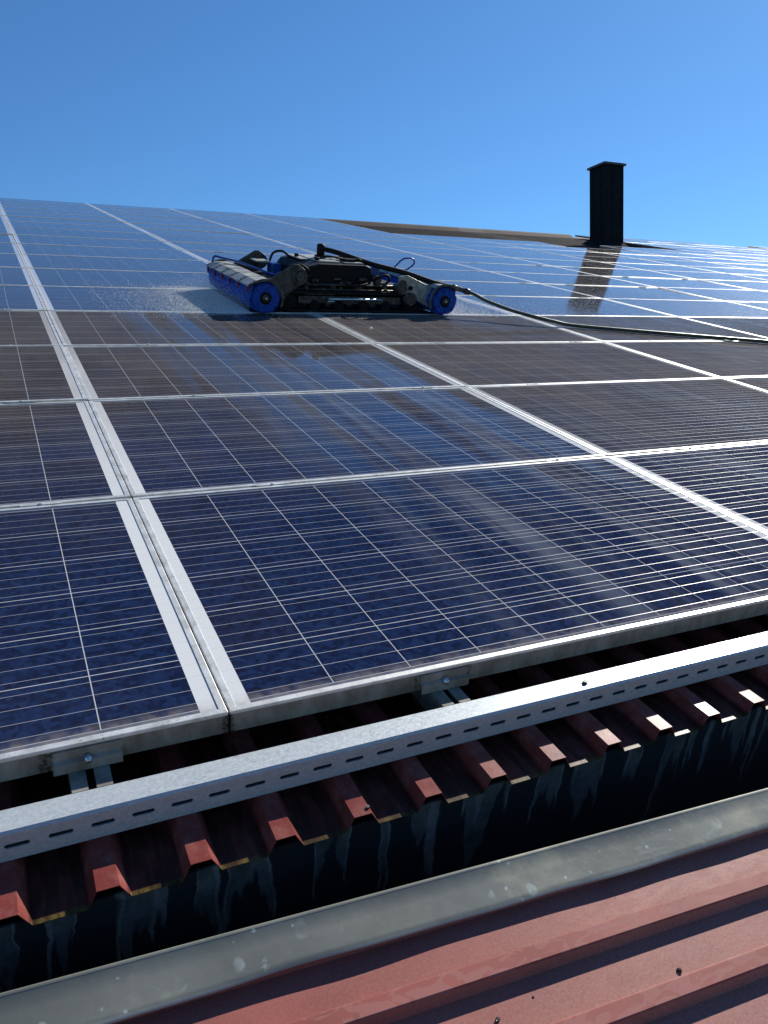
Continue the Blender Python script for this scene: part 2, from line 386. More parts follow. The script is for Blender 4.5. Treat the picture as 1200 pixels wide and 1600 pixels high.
def catmull(pts, k=8):
    P = [Vector(p) for p in pts]; P = [P[0] * 2 - P[1]] + P + [P[-1] * 2 - P[-2]]; out = []
    for i in range(1, len(P) - 2):
        for j in range(k):
            t = j / k; a, b, c, d = P[i - 1], P[i], P[i + 1], P[i + 2]
            out.append(.5 * ((2 * b) + (c - a) * t + (2 * a - 5 * b + 4 * c - d) * t * t + (3 * b - a - 3 * c + d) * t ** 3))
    return out + [P[-2]]
def proj(u, v, w_):
    d = Vector((u, v, w_)) - CAM; c = [sum(r[i] * d[i] for i in range(3)) for r in RC]
    return (600 + FPX * c[0] / c[2], 800 + FPX * c[1] / c[2]) if c[2] > .05 else None

# ---------------------------------------------------------------- setting
g = MB().add([(-900, -900, -4.2), (900, -900, -4.2), (900, 900, -4.2), (-900, 900, -4.2)], [(0, 1, 2, 3)]).build('ground', 'gravel_yard')
tag(g, kind='structure')

RIB, RT, PAN = 0.1304, -0.096, -0.1235
def ribprof(x0, n):
    pr = []
    for i in range(n):
        e = x0 + i * RIB                      # right corner of a rib top
        pr += [(e - .044, PAN), (e - .031, RT), (e, RT), (e + .016, PAN)]
    return pr
hall = thing('farm_hall', 'large hall whose pitched ribbed steel roof carries the solar panels', 'building', ROOF @ T((0, 0, 0)))
E0, E1 = -0.3424 - RIB * 30, 27.0
nr = int((E1 - E0) / RIB)
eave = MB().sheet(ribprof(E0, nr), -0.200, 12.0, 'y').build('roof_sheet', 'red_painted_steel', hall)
so = eave.modifiers.new('solidify', 'SOLIDIFY'); so.thickness = .0014; so.offset = -1
so.use_rim = True
MB().sheet(ribprof(E0, nr), 11.95, 17.3, 'y').build('upper_roof_sheet', 'brown_roof_steel', hall, mw=ROOF @ T((0, 0, .003)))['label'] = 'brown ribbed roof sheet near the ridge'
rc = MB(); rc.prism([(17.08, RT + .002), (17.22, -.03), (17.30, -.01), (17.5, -.10), (17.5, -.11), (17.30, -.02), (17.23, -.04), (17.09, RT + .001)], 6.72, 14.15, 'x'); rc.prism([(17.16, RT + .002), (17.30, -.07), (17.5, -.14), (17.5, -.15), (17.30, -.08)], E0, 6.72, 'x'); rc.prism([(17.16, RT + .002), (17.30, -.07), (17.5, -.14), (17.5, -.15), (17.30, -.08)], 14.15, E1, 'x'); rc.build('ridge_cap', 'brown_roof_steel', hall)
c16, s16 = math.cos(SLOPE), math.sin(SLOPE)
rz = 17.3 * s16 - .11; ry = 17.3 * c16
far = MB().add([(E0, ry, rz), (E1, ry, rz), (E1, ry * 2, -.4), (E0, ry * 2, -.4)], [(0, 1, 2, 3)])
far.build('rear_roof_sheet', 'brown_roof_steel', hall, mw=Matrix())
wl = MB()
wl.box((E0 + .1, .12, -4.2), (E1 - .1, .30, -.20)); wl.box((E0 + .1, ry * 2 - .4, -4.2), (E1 - .1, ry * 2 - .2, -.45))
for x in (E0 + .1, E1 - .3):
    wl.prism([(.3, -4.2), (ry * 2 - .4, -4.2), (ry * 2 - .4, -.45), (ry, rz - .12), (.3, -.14)], x, x + .2, 'x')
wl.build('wall', 'render_wall', hall, mw=Matrix())

MB().cyl((.1775, -.187, RT), (.1775, -.187, RT + .003), .0035, 6).build('screw', 'muddy_metal', hall, mw=ROOF)

# gutter between the two roofs, with drip-stained back
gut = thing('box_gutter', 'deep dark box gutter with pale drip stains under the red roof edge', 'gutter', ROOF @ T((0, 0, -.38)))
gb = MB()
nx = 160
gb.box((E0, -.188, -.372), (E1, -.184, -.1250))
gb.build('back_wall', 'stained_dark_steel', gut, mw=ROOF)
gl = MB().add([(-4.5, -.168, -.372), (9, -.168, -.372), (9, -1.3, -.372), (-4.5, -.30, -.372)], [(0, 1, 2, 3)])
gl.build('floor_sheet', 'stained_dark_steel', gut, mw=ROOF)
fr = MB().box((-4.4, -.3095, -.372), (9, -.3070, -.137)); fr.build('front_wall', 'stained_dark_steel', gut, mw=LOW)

# zinc edge flashing with a wavy front lip
def wav(x): return .0012 * math.sin(x * 7.1 + .6) + .0010 * math.sin(x * 15.3 + 2) + .0008 * math.sin(x * 29 + 1)
def wz(x): return .0010 * math.sin(x * 8.3 + 1.1) + .0009 * math.sin(x * 17.0)
fm = MB(); xs = [-4.4 + i * .02 for i in range(int(13.3 / .02))]
prof = []
for x in xs:
    a, b = wav(x), wz(x)
    prof.append([(x, -.3060, -.1420), (x, -.3060, -.1310), (x, -.3085, -.1295), (x, -.3110, -.1320), (x, -.335, -.1390 + b * .4), (x, -.362 + a * .8, -.1475 + b), (x, -.3705 + a, -.1500 + b), (x, -.3722 + a, -.1520 + b), (x, -.3705 + a, -.1535 + b), (x, -.350 + a * .5, -.1488 + b * .8)])
vs = [p for r in prof for p in r]; k = len(prof[0])
fm.add(vs, [(i * k + j, i * k + j + 1, (i + 1) * k + j + 1, (i + 1) * k + j) for i in range(len(xs) - 1) for j in range(k - 1)], True)
fl = fm.build('edge_flashing', 'weathered_zinc', None, mw=LOW)
tag(fl, 'grey weathered zinc flashing strip with pale splashes between gutter and lower red roof', 'flashing')

# lower roof: ribs run along it
annex = thing('annex_building', 'lower building with red ribbed roof in the foreground', 'building', LOW @ T((0, -.5, -.2)))
lp, e0 = [], -0.469 + .109 * 1 
LP, LR, LPAN = .109, -.148, -.169
for i in range(26):
    e = e0 - i * LP                           # near edge of a rib top
    lp += [(e + .036, LPAN), (e + .0245, LR), (e + .0015, LR), (e, LR - .001), (e - .003, LPAN)]
lp = [q for q in lp if q[0] < -.335]
ls = MB().sheet(lp, -4.4, 8.9, 'x').build('roof_sheet', 'worn_red_steel', annex, mw=LOW, bevel=.0012)
aw = MB().box((-4.3, -3.1, -4.0), (8.8, -.33, -.20)); aw.build('wall', 'render_wall', annex, mw=LOW)

# ---------------------------------------------------------------- slotted rail in front of the panels
rail = thing('slotted_rail', 'galvanised slotted channel rail lying on the red ribs before the panels', 'rail', ROOF @ T((0, -.075, RT)))
rm = MB(); X0, X1 = -2.5, 9.0
ro, ri, rb, rtp = -.1025, -.0510, RT + .0005, -.0425
t = .0025
rm.prism([(ro + .004, rtp), (ri - .004, rtp), (ri, rtp - .004), (ri, rb), (ri - t, rb), (ri - t, rtp - t - .003), (ri - .005, rtp - t), (ro + .005, rtp - t), (ro + t, rtp - t - .003), (ro + t, rtp - .0135), (ro, rtp - .0135), (ro, rtp - .004)], X0, X1, 'x')
# front web with oblong holes (built as strips around each slot)
pit, sl, zt, zb = .0585, .034, rtp - .0230, rtp - .0310
fy0, fy1 = ro + .0012, ro + .0012 + t
def fbox(xa, xb, za, zc): rm.box((xa, fy0, za), (xb, fy1, zc))
fbox(X0, X1, zt, rtp - .0135 + .001); fbox(X0, X1, rb, zb)
x = X0
off = (-.3368 - X0) % pit
xa = X0
c = X0 + off
holes = []
while c < X1 - pit:
    holes.append(c); c += pit
prev = X0
for c in holes:
    fbox(prev, c - sl / 2, zb, zt); prev = c + sl / 2
    for sgn in (-1, 1):                       # rounded ends
        cx = c + sgn * (sl / 2); h = (zt - zb) / 2
        rm.prism([(cx, zt), (cx, zb), (cx - sgn * h * .45, zb), (cx - sgn * h * .9, zb + h * 0 )][:3] + [(cx, zb)][:0], fy0, fy1, 'y') if False else None
        for top in (zt, zb):
            d = -1 if top == zt else 1
            rm.prism([(cx, top), (cx - sgn * h * .75, top), (cx - sgn * h * .25, top + d * h * .3), (cx, top + d * h * .8)], fy0, fy1, 'y')
fbox(prev, X1, zb, zt)
rm.build('channel', 'galvanised_steel', rail, mw=ROOF)
rl = MB().box((X0, ri - .030, rb - .0003), (X1, ri - t - .0003, rb + .002)); rl.build('foot_flange', 'galvanised_steel', rail, mw=ROOF)
def hexhead(r, h, seg=6): return [(r * math.cos(2 * math.pi * i / seg), r * math.sin(2 * math.pi * i / seg)) for i in range(seg)]
for xs_ in (.697, .697 + RIB * 9, ):
    sm_ = MB().cyl((xs_, -.081, rtp), (xs_, -.081, rtp + .0012), .0065, 16); sm_.prism([(xs_ + a, -.081 + b) for a, b in hexhead(.0042, 0)], rtp + .0012, rtp + .0050, 'z')
    sm_.build('screw', 'muddy_metal', rail, mw=ROOF)

# ---------------------------------------------------------------- solar panels
FW, FH, GX, GY = 1.6655, .042, 1.6655, .9885
W, Hh = 1.6670, .9945
LIP = .0135
def frame_mesh():
    b = MB(); z0, z1, zg = -FH, 0, -.0016
    def bar(o0, o1, i0, i1):                  # outer edge o0->o1, inner edge i0->i1 (mitred)
        o0, o1, i0, i1 = map(Vector, (o0, o1, i0, i1))
        n = (Vector(((i0 + i1) - (o0 + o1))).normalized()) * .0016
        ring = lambda o, i: [o + Vector((0, 0, z0)), o + Vector((0, 0, z1 - .0016)), o + n * .3 + Vector((0, 0, z1 - .0005)), o + n + Vector((0, 0, z1)), i - n * .4 + Vector((0, 0, z1)), i + Vector((0, 0, z1 - .0006)), i + Vector((0, 0, -.006)), o + n * 1.4 + Vector((0, 0, -.006)), o + n * 1.4 + Vector((0, 0, z0))]
        A, B = ring(o0, i0), ring(o1, i1); k = len(A)
        b.add(A + B, [(j, (j + 1) % k, k + (j + 1) % k, k + j) for j in range(k)] + [tuple(range(k)), tuple(reversed(range(k, 2 * k)))])
    c = [(0, 0, 0), (W, 0, 0), (W, Hh, 0), (0, Hh, 0)]; i = [(LIP, LIP, 0), (W - LIP, LIP, 0), (W - LIP, Hh - LIP, 0), (LIP, Hh - LIP, 0)]
    for a in range(4): bar(c[a], c[(a + 1) % 4], i[a], i[(a + 1) % 4])
    return b
PG = 'solar panels laid in rows over the roof'
proto_panel = {}
def clamp_mb(cx):
    b = MB(); b.box((cx - .05, -.0118, -.004), (cx + .05, -.0004, .0028)); b.cyl((cx, -.006, .0028), (cx, -.006, .0055), .0055, 6); return b
def bracket_mb(cx):
    b = MB()
    b.prism([(-.0006, -.008), (-.0030, -.008), (-.0034, -.0235), (-.0105, -.0275), (-.0120, -.0440), (-.0085, -.0440), (-.0075, -.0300), (-.0006, -.0262)], cx - .052, cx + .052, 'x')
    return b
def bolt_mb(cx):
    b = MB(); b.cyl((cx, -.003, -.0235), (cx, -.0150, -.0265), .0058, 14, .0056)
    b.tube([(cx, -.0150, -.0265), (cx, -.0158, -.0267), (cx, -.0152, -.0266), (cx, -.012, -.0258)], [.0056, .0046, .0033, .0030], 6)
    return b
def ordw(i): return ['first', 'second', 'third', 'fourth', 'fifth', 'sixth', 'seventh', 'eighth', 'ninth', 'tenth', 'eleventh', 'twelfth', 'thirteenth', 'fourteenth', 'fifteenth', 'sixteenth', 'seventeenth', 'eighteenth', 'nineteenth', 'twentieth'][i]
def make_panel(i, j, off=0.0):
    u0, v0 = i * PU + off + .0015, j * PV + .006
    a = .0003 if j < 2 else .0036
    rot = Matrix.Rotation(random.uniform(-a, a) * .6, 4, 'Y') @ Matrix.Rotation(random.uniform(-a, a), 4, 'X')
    mw = ROOF @ T((u0, v0, random.uniform(-.0006, .0006))) @ rot
    look = 'dusty dull' if j < 4 else 'rinsed shiny'
    colp = ('just left of leftmost silver seam' if i == -1 else f'{ordw(i)} column right of leftmost seam')
    rowp = 'front row at the eave' if j == 0 else f'{ordw(j)} row up from eave'
    if off: colp = f'{ordw(i)} column, offset beyond chimney'
    t_ = thing('solar_panel', f'{look} panel, {rowp}, {colp}', 'solar panel', mw, PG)
    if 'frame' not in proto_panel:
        f = frame_mesh().build('frame', 'frame_aluminium', t_)
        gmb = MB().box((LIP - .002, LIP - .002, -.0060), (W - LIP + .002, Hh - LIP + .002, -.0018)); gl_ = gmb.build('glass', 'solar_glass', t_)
        proto_panel['frame'] = f; proto_panel['glass'] = gl_
    else:
        for k_ in ('frame', 'glass'):
            o = proto_panel[k_].copy(); o.parent = t_; COL.objects.link(o)
    if 1 <= j < 9:
        for cx in (.400, 1.440):
            if ('c', cx) not in proto_panel: proto_panel['c', cx] = clamp_mb(cx).build('clamp', 'frame_aluminium', t_)
            else:
                o = proto_panel['c', cx].copy(); o.parent = t_; COL.objects.link(o)
    if j == 0:
        for cx in (.418, 1.441):
            bk = bracket_mb(cx).build('bracket', 'frame_aluminium', t_); bolt_mb(cx).build('bolt', 'bright_steel', bk)
    return t_
NROW = 17
npan = 0
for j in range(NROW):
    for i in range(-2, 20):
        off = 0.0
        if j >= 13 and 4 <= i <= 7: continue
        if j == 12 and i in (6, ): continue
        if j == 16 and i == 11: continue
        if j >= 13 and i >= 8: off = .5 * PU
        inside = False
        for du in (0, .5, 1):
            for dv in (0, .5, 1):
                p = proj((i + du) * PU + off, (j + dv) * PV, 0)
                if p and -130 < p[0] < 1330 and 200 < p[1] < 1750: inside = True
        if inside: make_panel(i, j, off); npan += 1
print('panels', npan)

# aluminium mounting rails carrying the panels (the two whose ends show under the front row)
def mount_mb(L):
    b = MB(); h0, h1 = RT + .0006, -.0450
    b.prism([(-.030, h0), (.030, h0), (.030, h1), (.006, h1), (.006, h1 - .004), (.026, h1 - .004), (.026, h0 + .003), (-.026, h0 + .003), (-.026, h1 - .004), (-.006, h1 - .004), (-.006, h1), (-.030, h1)], -.0508, L, 'y')
    return b
MT = None
for uu, lab in ((-.227, 'aluminium mounting rail under the left front panel beside the first bracket'), (.420, 'aluminium mounting rail under the middle front panel'), (1.443, 'aluminium mounting rail hidden under the right front panel')):
    o = mount_mb(17.0).build('mounting_rail', 'frame_aluminium', None, mw=ROOF @ T((uu, .0, 0))) if MT is None else MT.copy()
    if MT is None: MT = o
    else: COL.objects.link(o); o.matrix_world = ROOF @ T((uu, .0, 0))
    tag(o, lab, 'mounting rail', 'mounting rails under the panels')

# ---------------------------------------------------------------- chimney
base = Vector((12.666, 14.043, -.11))
cw = ROOF @ T(base) @ Matrix.Rotation(-SLOPE, 4, 'X')        # upright
ch = thing('chimney', 'tall black boxed steel chimney rising from the roof beside the ridge', 'chimney', cw)
sh = MB(); A, B, Hc = .56, .52, 1.86
def pl(x0, x1, y0, y1, z0, z1): sh.box((x0, y0, z0), (x1, y1, z1))
# trapezoid-profiled cladding: shallow folds on the faces
px = [(0, 0), (.10, 0), (.115, .012), (.24, .012), (.255, 0), (.40, 0), (.415, .012), (.50, .012), (.515, 0), (A, 0)]
pyr = [(A, .10), (A - .012, .115), (A - .012, .40), (A, .415), (A, B)]
pb = [(0, B), (0, .42), (.012, .405), (.012, .30), (0, .285), (0, .16), (.012, .145), (.012, .06), (0, .045)]
sh.prism(px + pyr + pb, -.35, Hc, 'z'); sh.build('shaft', 'black_steel', ch)
cp = MB().box((-.045, -.045, Hc), (A + .045, B + .045, Hc + .05)); cp.box((-.01, -.01, Hc + .05), (A + .01, B + .01, Hc + .065)); cp.build('cap', 'cap_steel', ch, bevel=.006)
sk = MB()
def zr(x, y): return y * math.tan(SLOPE) - .0
ring1 = [(-.16, -.14), (A + .16, -.14), (A + .16, B + .14), (-.16, B + .14)]; ring2 = [(-.004, -.004), (A + .004, -.004), (A + .004, B + .004), (-.004, B + .004)]
sk.add([(x, y, zr(x, y) + .004) for x, y in ring1] + [(x, y, zr(x, y) + .16) for x, y in ring2], [(i, (i + 1) % 4, 4 + (i + 1) % 4, 4 + i) for i in range(4)])
sk.build('skirt', 'black_steel', ch)

# ---------------------------------------------------------------- cleaning robot
RO = Vector((1.313, 3.98, 0.0))
bot = thing('cleaning_robot', 'black tracked cleaning robot with two long blue rotary brushes, standing on the panels', 'cleaning robot', ROOF @ T(RO))
def roller(cx, r, y0, y1, nm):
    b = MB(); ns, nl = 72, 46; vs = []
    for a in range(nl + 1):
        y = y0 + (y1 - y0) * a / nl
        for k_ in range(ns):
            th = 2 * math.pi * k_ / ns
            rr = r * (1 + random.uniform(-.035, .03)) + .004 * math.sin(th * 6 + a * .5)
            vs.append((cx + rr * math.cos(th), y + random.uniform(-.004, .004), .1 + rr * math.sin(th) * (1 if math.sin(th) > 0 else .985)))
    b.add(vs, [(a * ns + k_, a * ns + (k_ + 1) % ns, (a + 1) * ns + (k_ + 1) % ns, (a + 1) * ns + k_) for a in range(nl) for k_ in range(ns)], False)
    # bristle ends: many thin spikes on both end discs and round the rim
    for yy, s_ in ((y0, -1), (y1, 1)):
        for q in range(520):
            th = random.uniform(0, 2 * math.pi); ra = random.uniform(.25, .8) * r; rb_ = r * random.uniform(.95, 1.06)
            d = Vector((math.cos(th), 0, math.sin(th))); tv = Vector((-math.sin(th), 0, math.cos(th))) * .0035
            p = Vector((cx, yy + s_ * random.uniform(0, .012), .1)); 
            e = p + d * rb_; e.z = max(e.z, .002)
            b.add([p + d * ra + tv, p + d * ra - tv, e + Vector((0, s_ * .004, 0))], [(0, 1, 2)])
    o = b.build('brush', 'blue_bristles', bot)
    for yy, s_ in ((y0, -1), (y1, 1)):
        h = MB(); h.tube([(cx, yy + s_ * .0, .1), (cx, yy + s_ * .014, .1)], .040, 24); h.build('end_disc', 'black_plastic', o)
        h = MB(); h.tube([(cx, yy + s_ * .012, .1), (cx, yy + s_ * .024, .1), (cx, yy + s_ * .022, .1), (cx, yy + s_ * .012, .1)], [.025, .023, .014, .012], 20); h.build('hub', 'muddy_metal', o)
        h = MB().cyl((cx, yy + s_ * .010, .1), (cx, yy + s_ * .03, .1), .007, 6); h.build('bolt', 'bright_steel', o)
    return o
roller(0.0, .098, 0.0, 1.10, 'a')
roller(1.340, .098, 0.0, 1.06, 'b')

def hood(cx, s, y0, y1):
    """bent plate over a brush; s=-1: brush on the left of the robot"""
    par = MB()
    th = .005
    P_ = [(cx + s * .118, .176), (cx + s * .055, .207), (cx - s * .045, .210), (cx - s * .075, .190)]
    prof = P_ + [(x, z - th) for x, z in reversed(P_)]
    seg = 5; L = (y1 - y0) / seg
    o = MB()
    for k_ in range(seg): o.prism(prof, y0 + k_ * L + .003, y0 + (k_ + 1) * L - .003, 'y')
    ob = o.build('brush_hood', 'grey_aluminium_plate', bot, bevel=.0015)
    # strap joints between the plates
    for k_ in range(seg + 1):
        j_ = MB(); y = y0 + k_ * L; pp = [(x, z + .0018) for x, z in P_] + [(x, z - .007) for x, z in reversed(P_)]
        j_.prism(pp, y - .006, y + .006, 'y')
        for x, z in ((cx + s * .098, .184), (cx + s * .072, .198)): j_.cyl((x, y + .001, z), (x, y + .001, z + .009), .005, 6)
        j_.build('joint_strap', 'muddy_metal', ob)
    # arched end plates
    for yy in (y0 - .008, y1 + .002):
        a_ = MB(); out, inn = [], []
        for q in range(15):
            t_ = math.radians(-28 + 150 * q / 14) if s < 0 else math.radians(208 - 150 * q / 14)
            out.append((cx + .128 * math.cos(t_), .1 + .122 * math.sin(t_))); inn.append((cx + .112 * math.cos(t_), .1 + .106 * math.sin(t_)))
        for q in range(14): a_.prism([out[q], out[q + 1], inn[q + 1], inn[q]], yy, yy + .006, 'y')
        a_.build('end_arch', 'darkened_plate', ob)
    return ob, P_
hl, _ = hood(0.0, -1, .0, 1.08)
hr, _ = hood(1.340, 1, .0, 1.04)
for k_ in range(6):                                            # red nozzle clips along the outer edge
    y = .03 + k_ * .204
    c_ = MB().box((-.121, y - .008, .142), (-.104, y + .008, .172)); c_.cyl((-.113, y, .142), (-.116, y, .122), .008, 10, .004)
    c_.build('spray_nozzle', 'red_plastic', hl, bevel=.003)
    tr = MB().tube([(-.108, y, .17), (-.112, y + .02, .18), (-.10, y + .045, .175)], .004, 6); tr.build('nozzle_pipe', 'black_rubber', hl)
for k_ in range(5):
    y = .06 + k_ * .23
    c_ = MB().box((1.432, y - .012, .128), (1.456, y + .012, .166)); c_.build('spray_nozzle', 'red_plastic', hr, bevel=.003)

def arm(y, pts, nm='brush_arm', mat='grey_aluminium_plate'):
    b = MB().prism(pts, y, y + .012, 'y'); return b.build(nm, mat, bot, bevel=.002)
for y in (.085, .955):
    a_ = arm(y, [(.05, .205), (.22, .308), (.255, .308), (.30, .275), (.31, .20), (.20, .125), (.15, .07), (.13, .10)], mat='darkened_plate')
    b = MB().cyl((.255, y - .035, .235), (.255, y + .10, .235), .052, 22); b.cyl((.255, y - .05, .235), (.255, y - .035, .235), .034, 8)
    for q in range(6):
        t_ = q * math.pi / 3; b.cyl((.255 + .042 * math.cos(t_), y - .043, .235 + .042 * math.sin(t_)), (.255 + .042 * math.cos(t_), y - .034, .235 + .042 * math.sin(t_)), .005, 6)
    b.build('drive_motor', 'muddy_metal', bot)
    a_ = arm(y, [(1.00, .25), (1.07, .262), (1.29, .178), (1.325, .05), (1.255, .045), (1.01, .155)])
    for cx, cz, r in ((1.035, .20, .030), (1.10, .175, .016)):
        MB().cyl((cx, y - .012, cz), (cx, y + .02, cz), r, 18).build('pivot_hub', 'muddy_metal' if r > .02 else 'black_plastic', a_)
    b = MB().cyl((1.10, y - .03, .10), (1.10, y + .09, .10), .045, 18); b.cyl((1.03, y - .02, .165), (1.03, y + .08, .165), .035, 16); b.build('drive_motor', 'muddy_metal', bot)
b = MB().box((.17, .75, .245), (.27, .93, .255)); b.tube([(.06, .955, .21), (.06, .955, .212)], .001, 4); b.build('cross_brace', 'grey_aluminium_plate', bot)
MB().box((.275, .72, .17), (.40, .84, .245)).build('pump_box', 'blue_plastic', bot, bevel=.008)
MB().box((.845, .30, .225), (.955, .48, .285)).build('control_box', 'blue_plastic', bot, bevel=.008)

# crawler tracks
def track(y0, y1):
    x0, x1, r, zc = .205, 1.10, .062, .068
    pts = []
    for q in range(13):
        t_ = math.radians(90 + 180 * q / 12); pts.append((x0 + r * math.cos(t_), zc + r * math.sin(t_)))
    for q in range(13):
        t_ = math.radians(-90 + 180 * q / 12); pts.append((x1 + r * math.cos(t_), zc + r * math.sin(t_)))
    inn = [((x0 if i < 13 else x1) + (p[0] - (x0 if i < 13 else x1)) * .86, zc + (p[1] - zc) * .86) for i, p in enumerate(pts)]
    b = MB(); n_ = len(pts)
    for i in range(n_): b.prism([pts[i], pts[(i + 1) % n_], inn[(i + 1) % n_], inn[i]], y0, y1, 'y')
    L = 34
    for i in range(L):
        x = x0 + (x1 - x0) * i / (L - 1)
        b.box((x - .008, y0 + .004, zc + r), (x + .008, y1 - .004, zc + r + .006)); b.box((x - .008, y0 + .004, .0015), (x + .008, y1 - .004, zc - r))
    o = b.build('crawler_track', 'black_rubber', bot)
    for x in (x0, x0 + .18, x0 + .36, x0 + .54, x0 + .72, x1):
        w_ = MB(); rr = .048 if x in (x0, x1) else .036
        w_.cyl((x, y0 + .01, zc if rr > .04 else .044), (x, y1 - .01, zc if rr > .04 else .044), rr, 22); w_.cyl((x, y0 + .004, zc if rr > .04 else .044), (x, y0 + .01, zc if rr > .04 else .044), .018, 12)
        w_.build('road_wheel', 'black_plastic', o)
    sp = MB().box((x0 + .06, y0 + .016, .055), (x1 - .06, y0 + .024, .105)); sp.box((x0 + .10, y0 + .012, .112), (x0 + .32, y0 + .02, .124))
    sp.build('side_plate', 'muddy_metal', o, bevel=.003)
track(.085, .195); track(.875, .985)
b = MB().cyl((.476, .05, .0935), (.862, .05, .0935), .0075, 12)
b.cyl((.476, .05, .0935), (.476, .10, .0935), .007, 8); b.cyl((.862, .05, .0935), (.862, .10, .0935), .007, 8); b.build('side_handle', 'bright_steel', bot)
MB().cyl((.455, .045, .079), (.505, .045, .079), .005, 8).build('latch_pin', 'bright_steel', bot)
# chassis and covers
MB().box((.16, .20, .05), (1.12, .87, .17)).build('chassis', 'black_plastic', bot, bevel=.012)
MB().prism([(.345, .165), (.345, .250), (.375, .285), (.45, .305), (.80, .305), (.838, .290), (.838, .165)], .20, .82, 'y').build('body_cover', 'black_plastic', bot, bevel=.008)
cv = MB().box((.47, .28, .307), (.63, .74, .316)); cv.box((.655, .26, .307), (.80, .70, .315)); cv.box((.40, .46, .303), (.46, .78, .311)); tl = MB(); tl.box((.68, .30, .315), (.76, .42, .334)); tl.cyl((.70, .5, .322), (.79, .5, .322), .012, 12); tl.cyl((.48, .35, .318), (.48, .35, .335), .02, 12); tl.cyl((.42, .6, .308), (.42, .6, .332), .016, 10); tl.build('lid_fittings', 'black_plastic', bot, bevel=.003)
MB().tube(catmull([(.50, .36, .325), (.54, .33, .345), (.62, .34, .34), (.70, .36, .325), (.80, .34, .33), (.86, .36, .29)], 6), .008, 8).build('hydraulic_hose', 'black_rubber', bot)
cv.build('lid_plate', 'grey_aluminium_plate', bot, bevel=.002)
det = MB()
for x, y, z, r, l in ((.30, .16, .185, .018, .08), (.34, .15, .150, .014, .06), (.88, .16, .215, .026, .10), (.93, .15, .175, .018, .07), (.60, .17, .150, .012, .06), (.72, .17, .148, .010, .06)):
    det.cyl((x, y, z), (x, y + l, z), r, 14); det.cyl((x, y - .008, z), (x, y, z), r * .6, 8)
det.cyl((.24, .17, .172), (1.05, .17, .172), .008, 8); det.cyl((.24, .17, .140), (1.02, .17, .140), .006, 8)
det.box((.55, .176, .205), (.60, .20, .218)); det.box((.74, .176, .205), (.80, .20, .222))
rr_ = random.Random(3)
for q in range(16):
    x = rr_.uniform(.22, 1.05); z = rr_.uniform(.135, .235) if x < .34 or x > .84 else rr_.uniform(.135, .20); a = rr_.uniform(.008, .022)
    det.box((x - a, .165, z - a * .6), (x + a, .215, z + a * .6))
    if q % 2: det.cyl((x, .155, z), (x, .2, z), a * .45, 10)
det.build('fittings', 'muddy_metal', bot)
hosepts = [[(.84, .18, .21), (.88, .12, .245), (.93, .12, .25), (.96, .15, .215), (.95, .2, .18)], [(.36, .19, .25), (.33, .14, .28), (.28, .16, .30), (.25, .25, .28)], [(.40, .7, .30), (.36, .75, .33), (.31, .8, .31), (.30, .86, .24)], [(.60, .19, .2), (.66, .13, .175), (.75, .13, .18), (.83, .18, .2)]]
for hp in hosepts: MB().tube(catmull(hp, 6), .009, 8).build('hydraulic_hose', 'black_rubber', bot)
bl = MB(); bl.tube(catmull([(-.07, 1.06, .17), (-.072, 1.07, .215), (-.055, 1.07, .243), (-.01, 1.03, .236), (.06, .85, .232), (.13, .62, .215), (.22, .52, .19), (.29, .55, .20)], 8), .0085, 8); bl.build('supply_tube', 'blue_plastic', bot)
bl = MB(); bl.tube(catmull([(1.36, .93, .21), (1.385, .92, .235), (1.44, .92, .288), (1.49, .92, .303), (1.538, .92, .298), (1.556, .92, .268), (1.52, .92, .23), (1.46, .92, .20)], 8), .007, 8)
bl.build('supply_tube', 'blue_plastic', bot)
# swivel post
sw = MB().cyl((.575, .52, .305), (.575, .52, .335), .045, 20); sw.cyl((.575, .52, .335), (.575, .52, .405), .030, 20); sw.cyl((.575, .52, .405), (.575, .52, .413), .024, 20)
sw.build('swivel_post', 'black_plastic', bot, bevel=.004)

# ---------------------------------------------------------------- hose
hp = catmull([(1.905, 4.5, .378), (2.00, 4.45, .360), (2.202, 4.3, .306), (2.436, 4.2, .262), (2.632, 4.1, .210), (2.79, 4.05, .183), (2.90, 3.99, .155), (2.959, 3.9, .121), (3.09, 3.75, .078), (3.191, 3.65, .058), (3.33, 3.57, .034), (3.487, 3.5, .016), (3.911, 3.3, .0135), (4.337, 3.1, .0135), (4.768, 2.9, .0135), (5.4, 2.55, .0135), (6.4, 1.9, .0135), (8.0, 1.0, .0135)], 8)
hose = thing('water_hose', 'long dark rubber hose from the robot across the panels to the right', 'hose', ROOF @ T(hp[0]))
cut = 6 * 8
hh = MB().tube(hp[:cut - 5], .0185, 12); hh.build('lance', 'black_rubber', hose, mw=ROOF)
hh = MB().tube(hp[cut - 8:], .0125, 12); hh.build('hose_line', 'olive_hose_rubber', hose, mw=ROOF)
cl = MB(); a, b_ = hp[cut - 10], hp[cut - 2]
cl.tube([a, a.lerp(b_, .25), a.lerp(b_, .26), a.lerp(b_, .7), a.lerp(b_, .71), b_], [.023, .023, .017, .017, .024, .022], 10)
cl.build('coupling', 'muddy_metal', hose, mw=ROOF)
br = MB(); p = hp[cut - 10]; br.box((p.x - .012, p.y - .01, .145), (p.x + .012, p.y + .02, p.z - .012)); br.build('hose_bracket', 'muddy_metal', bot, mw=ROOF)

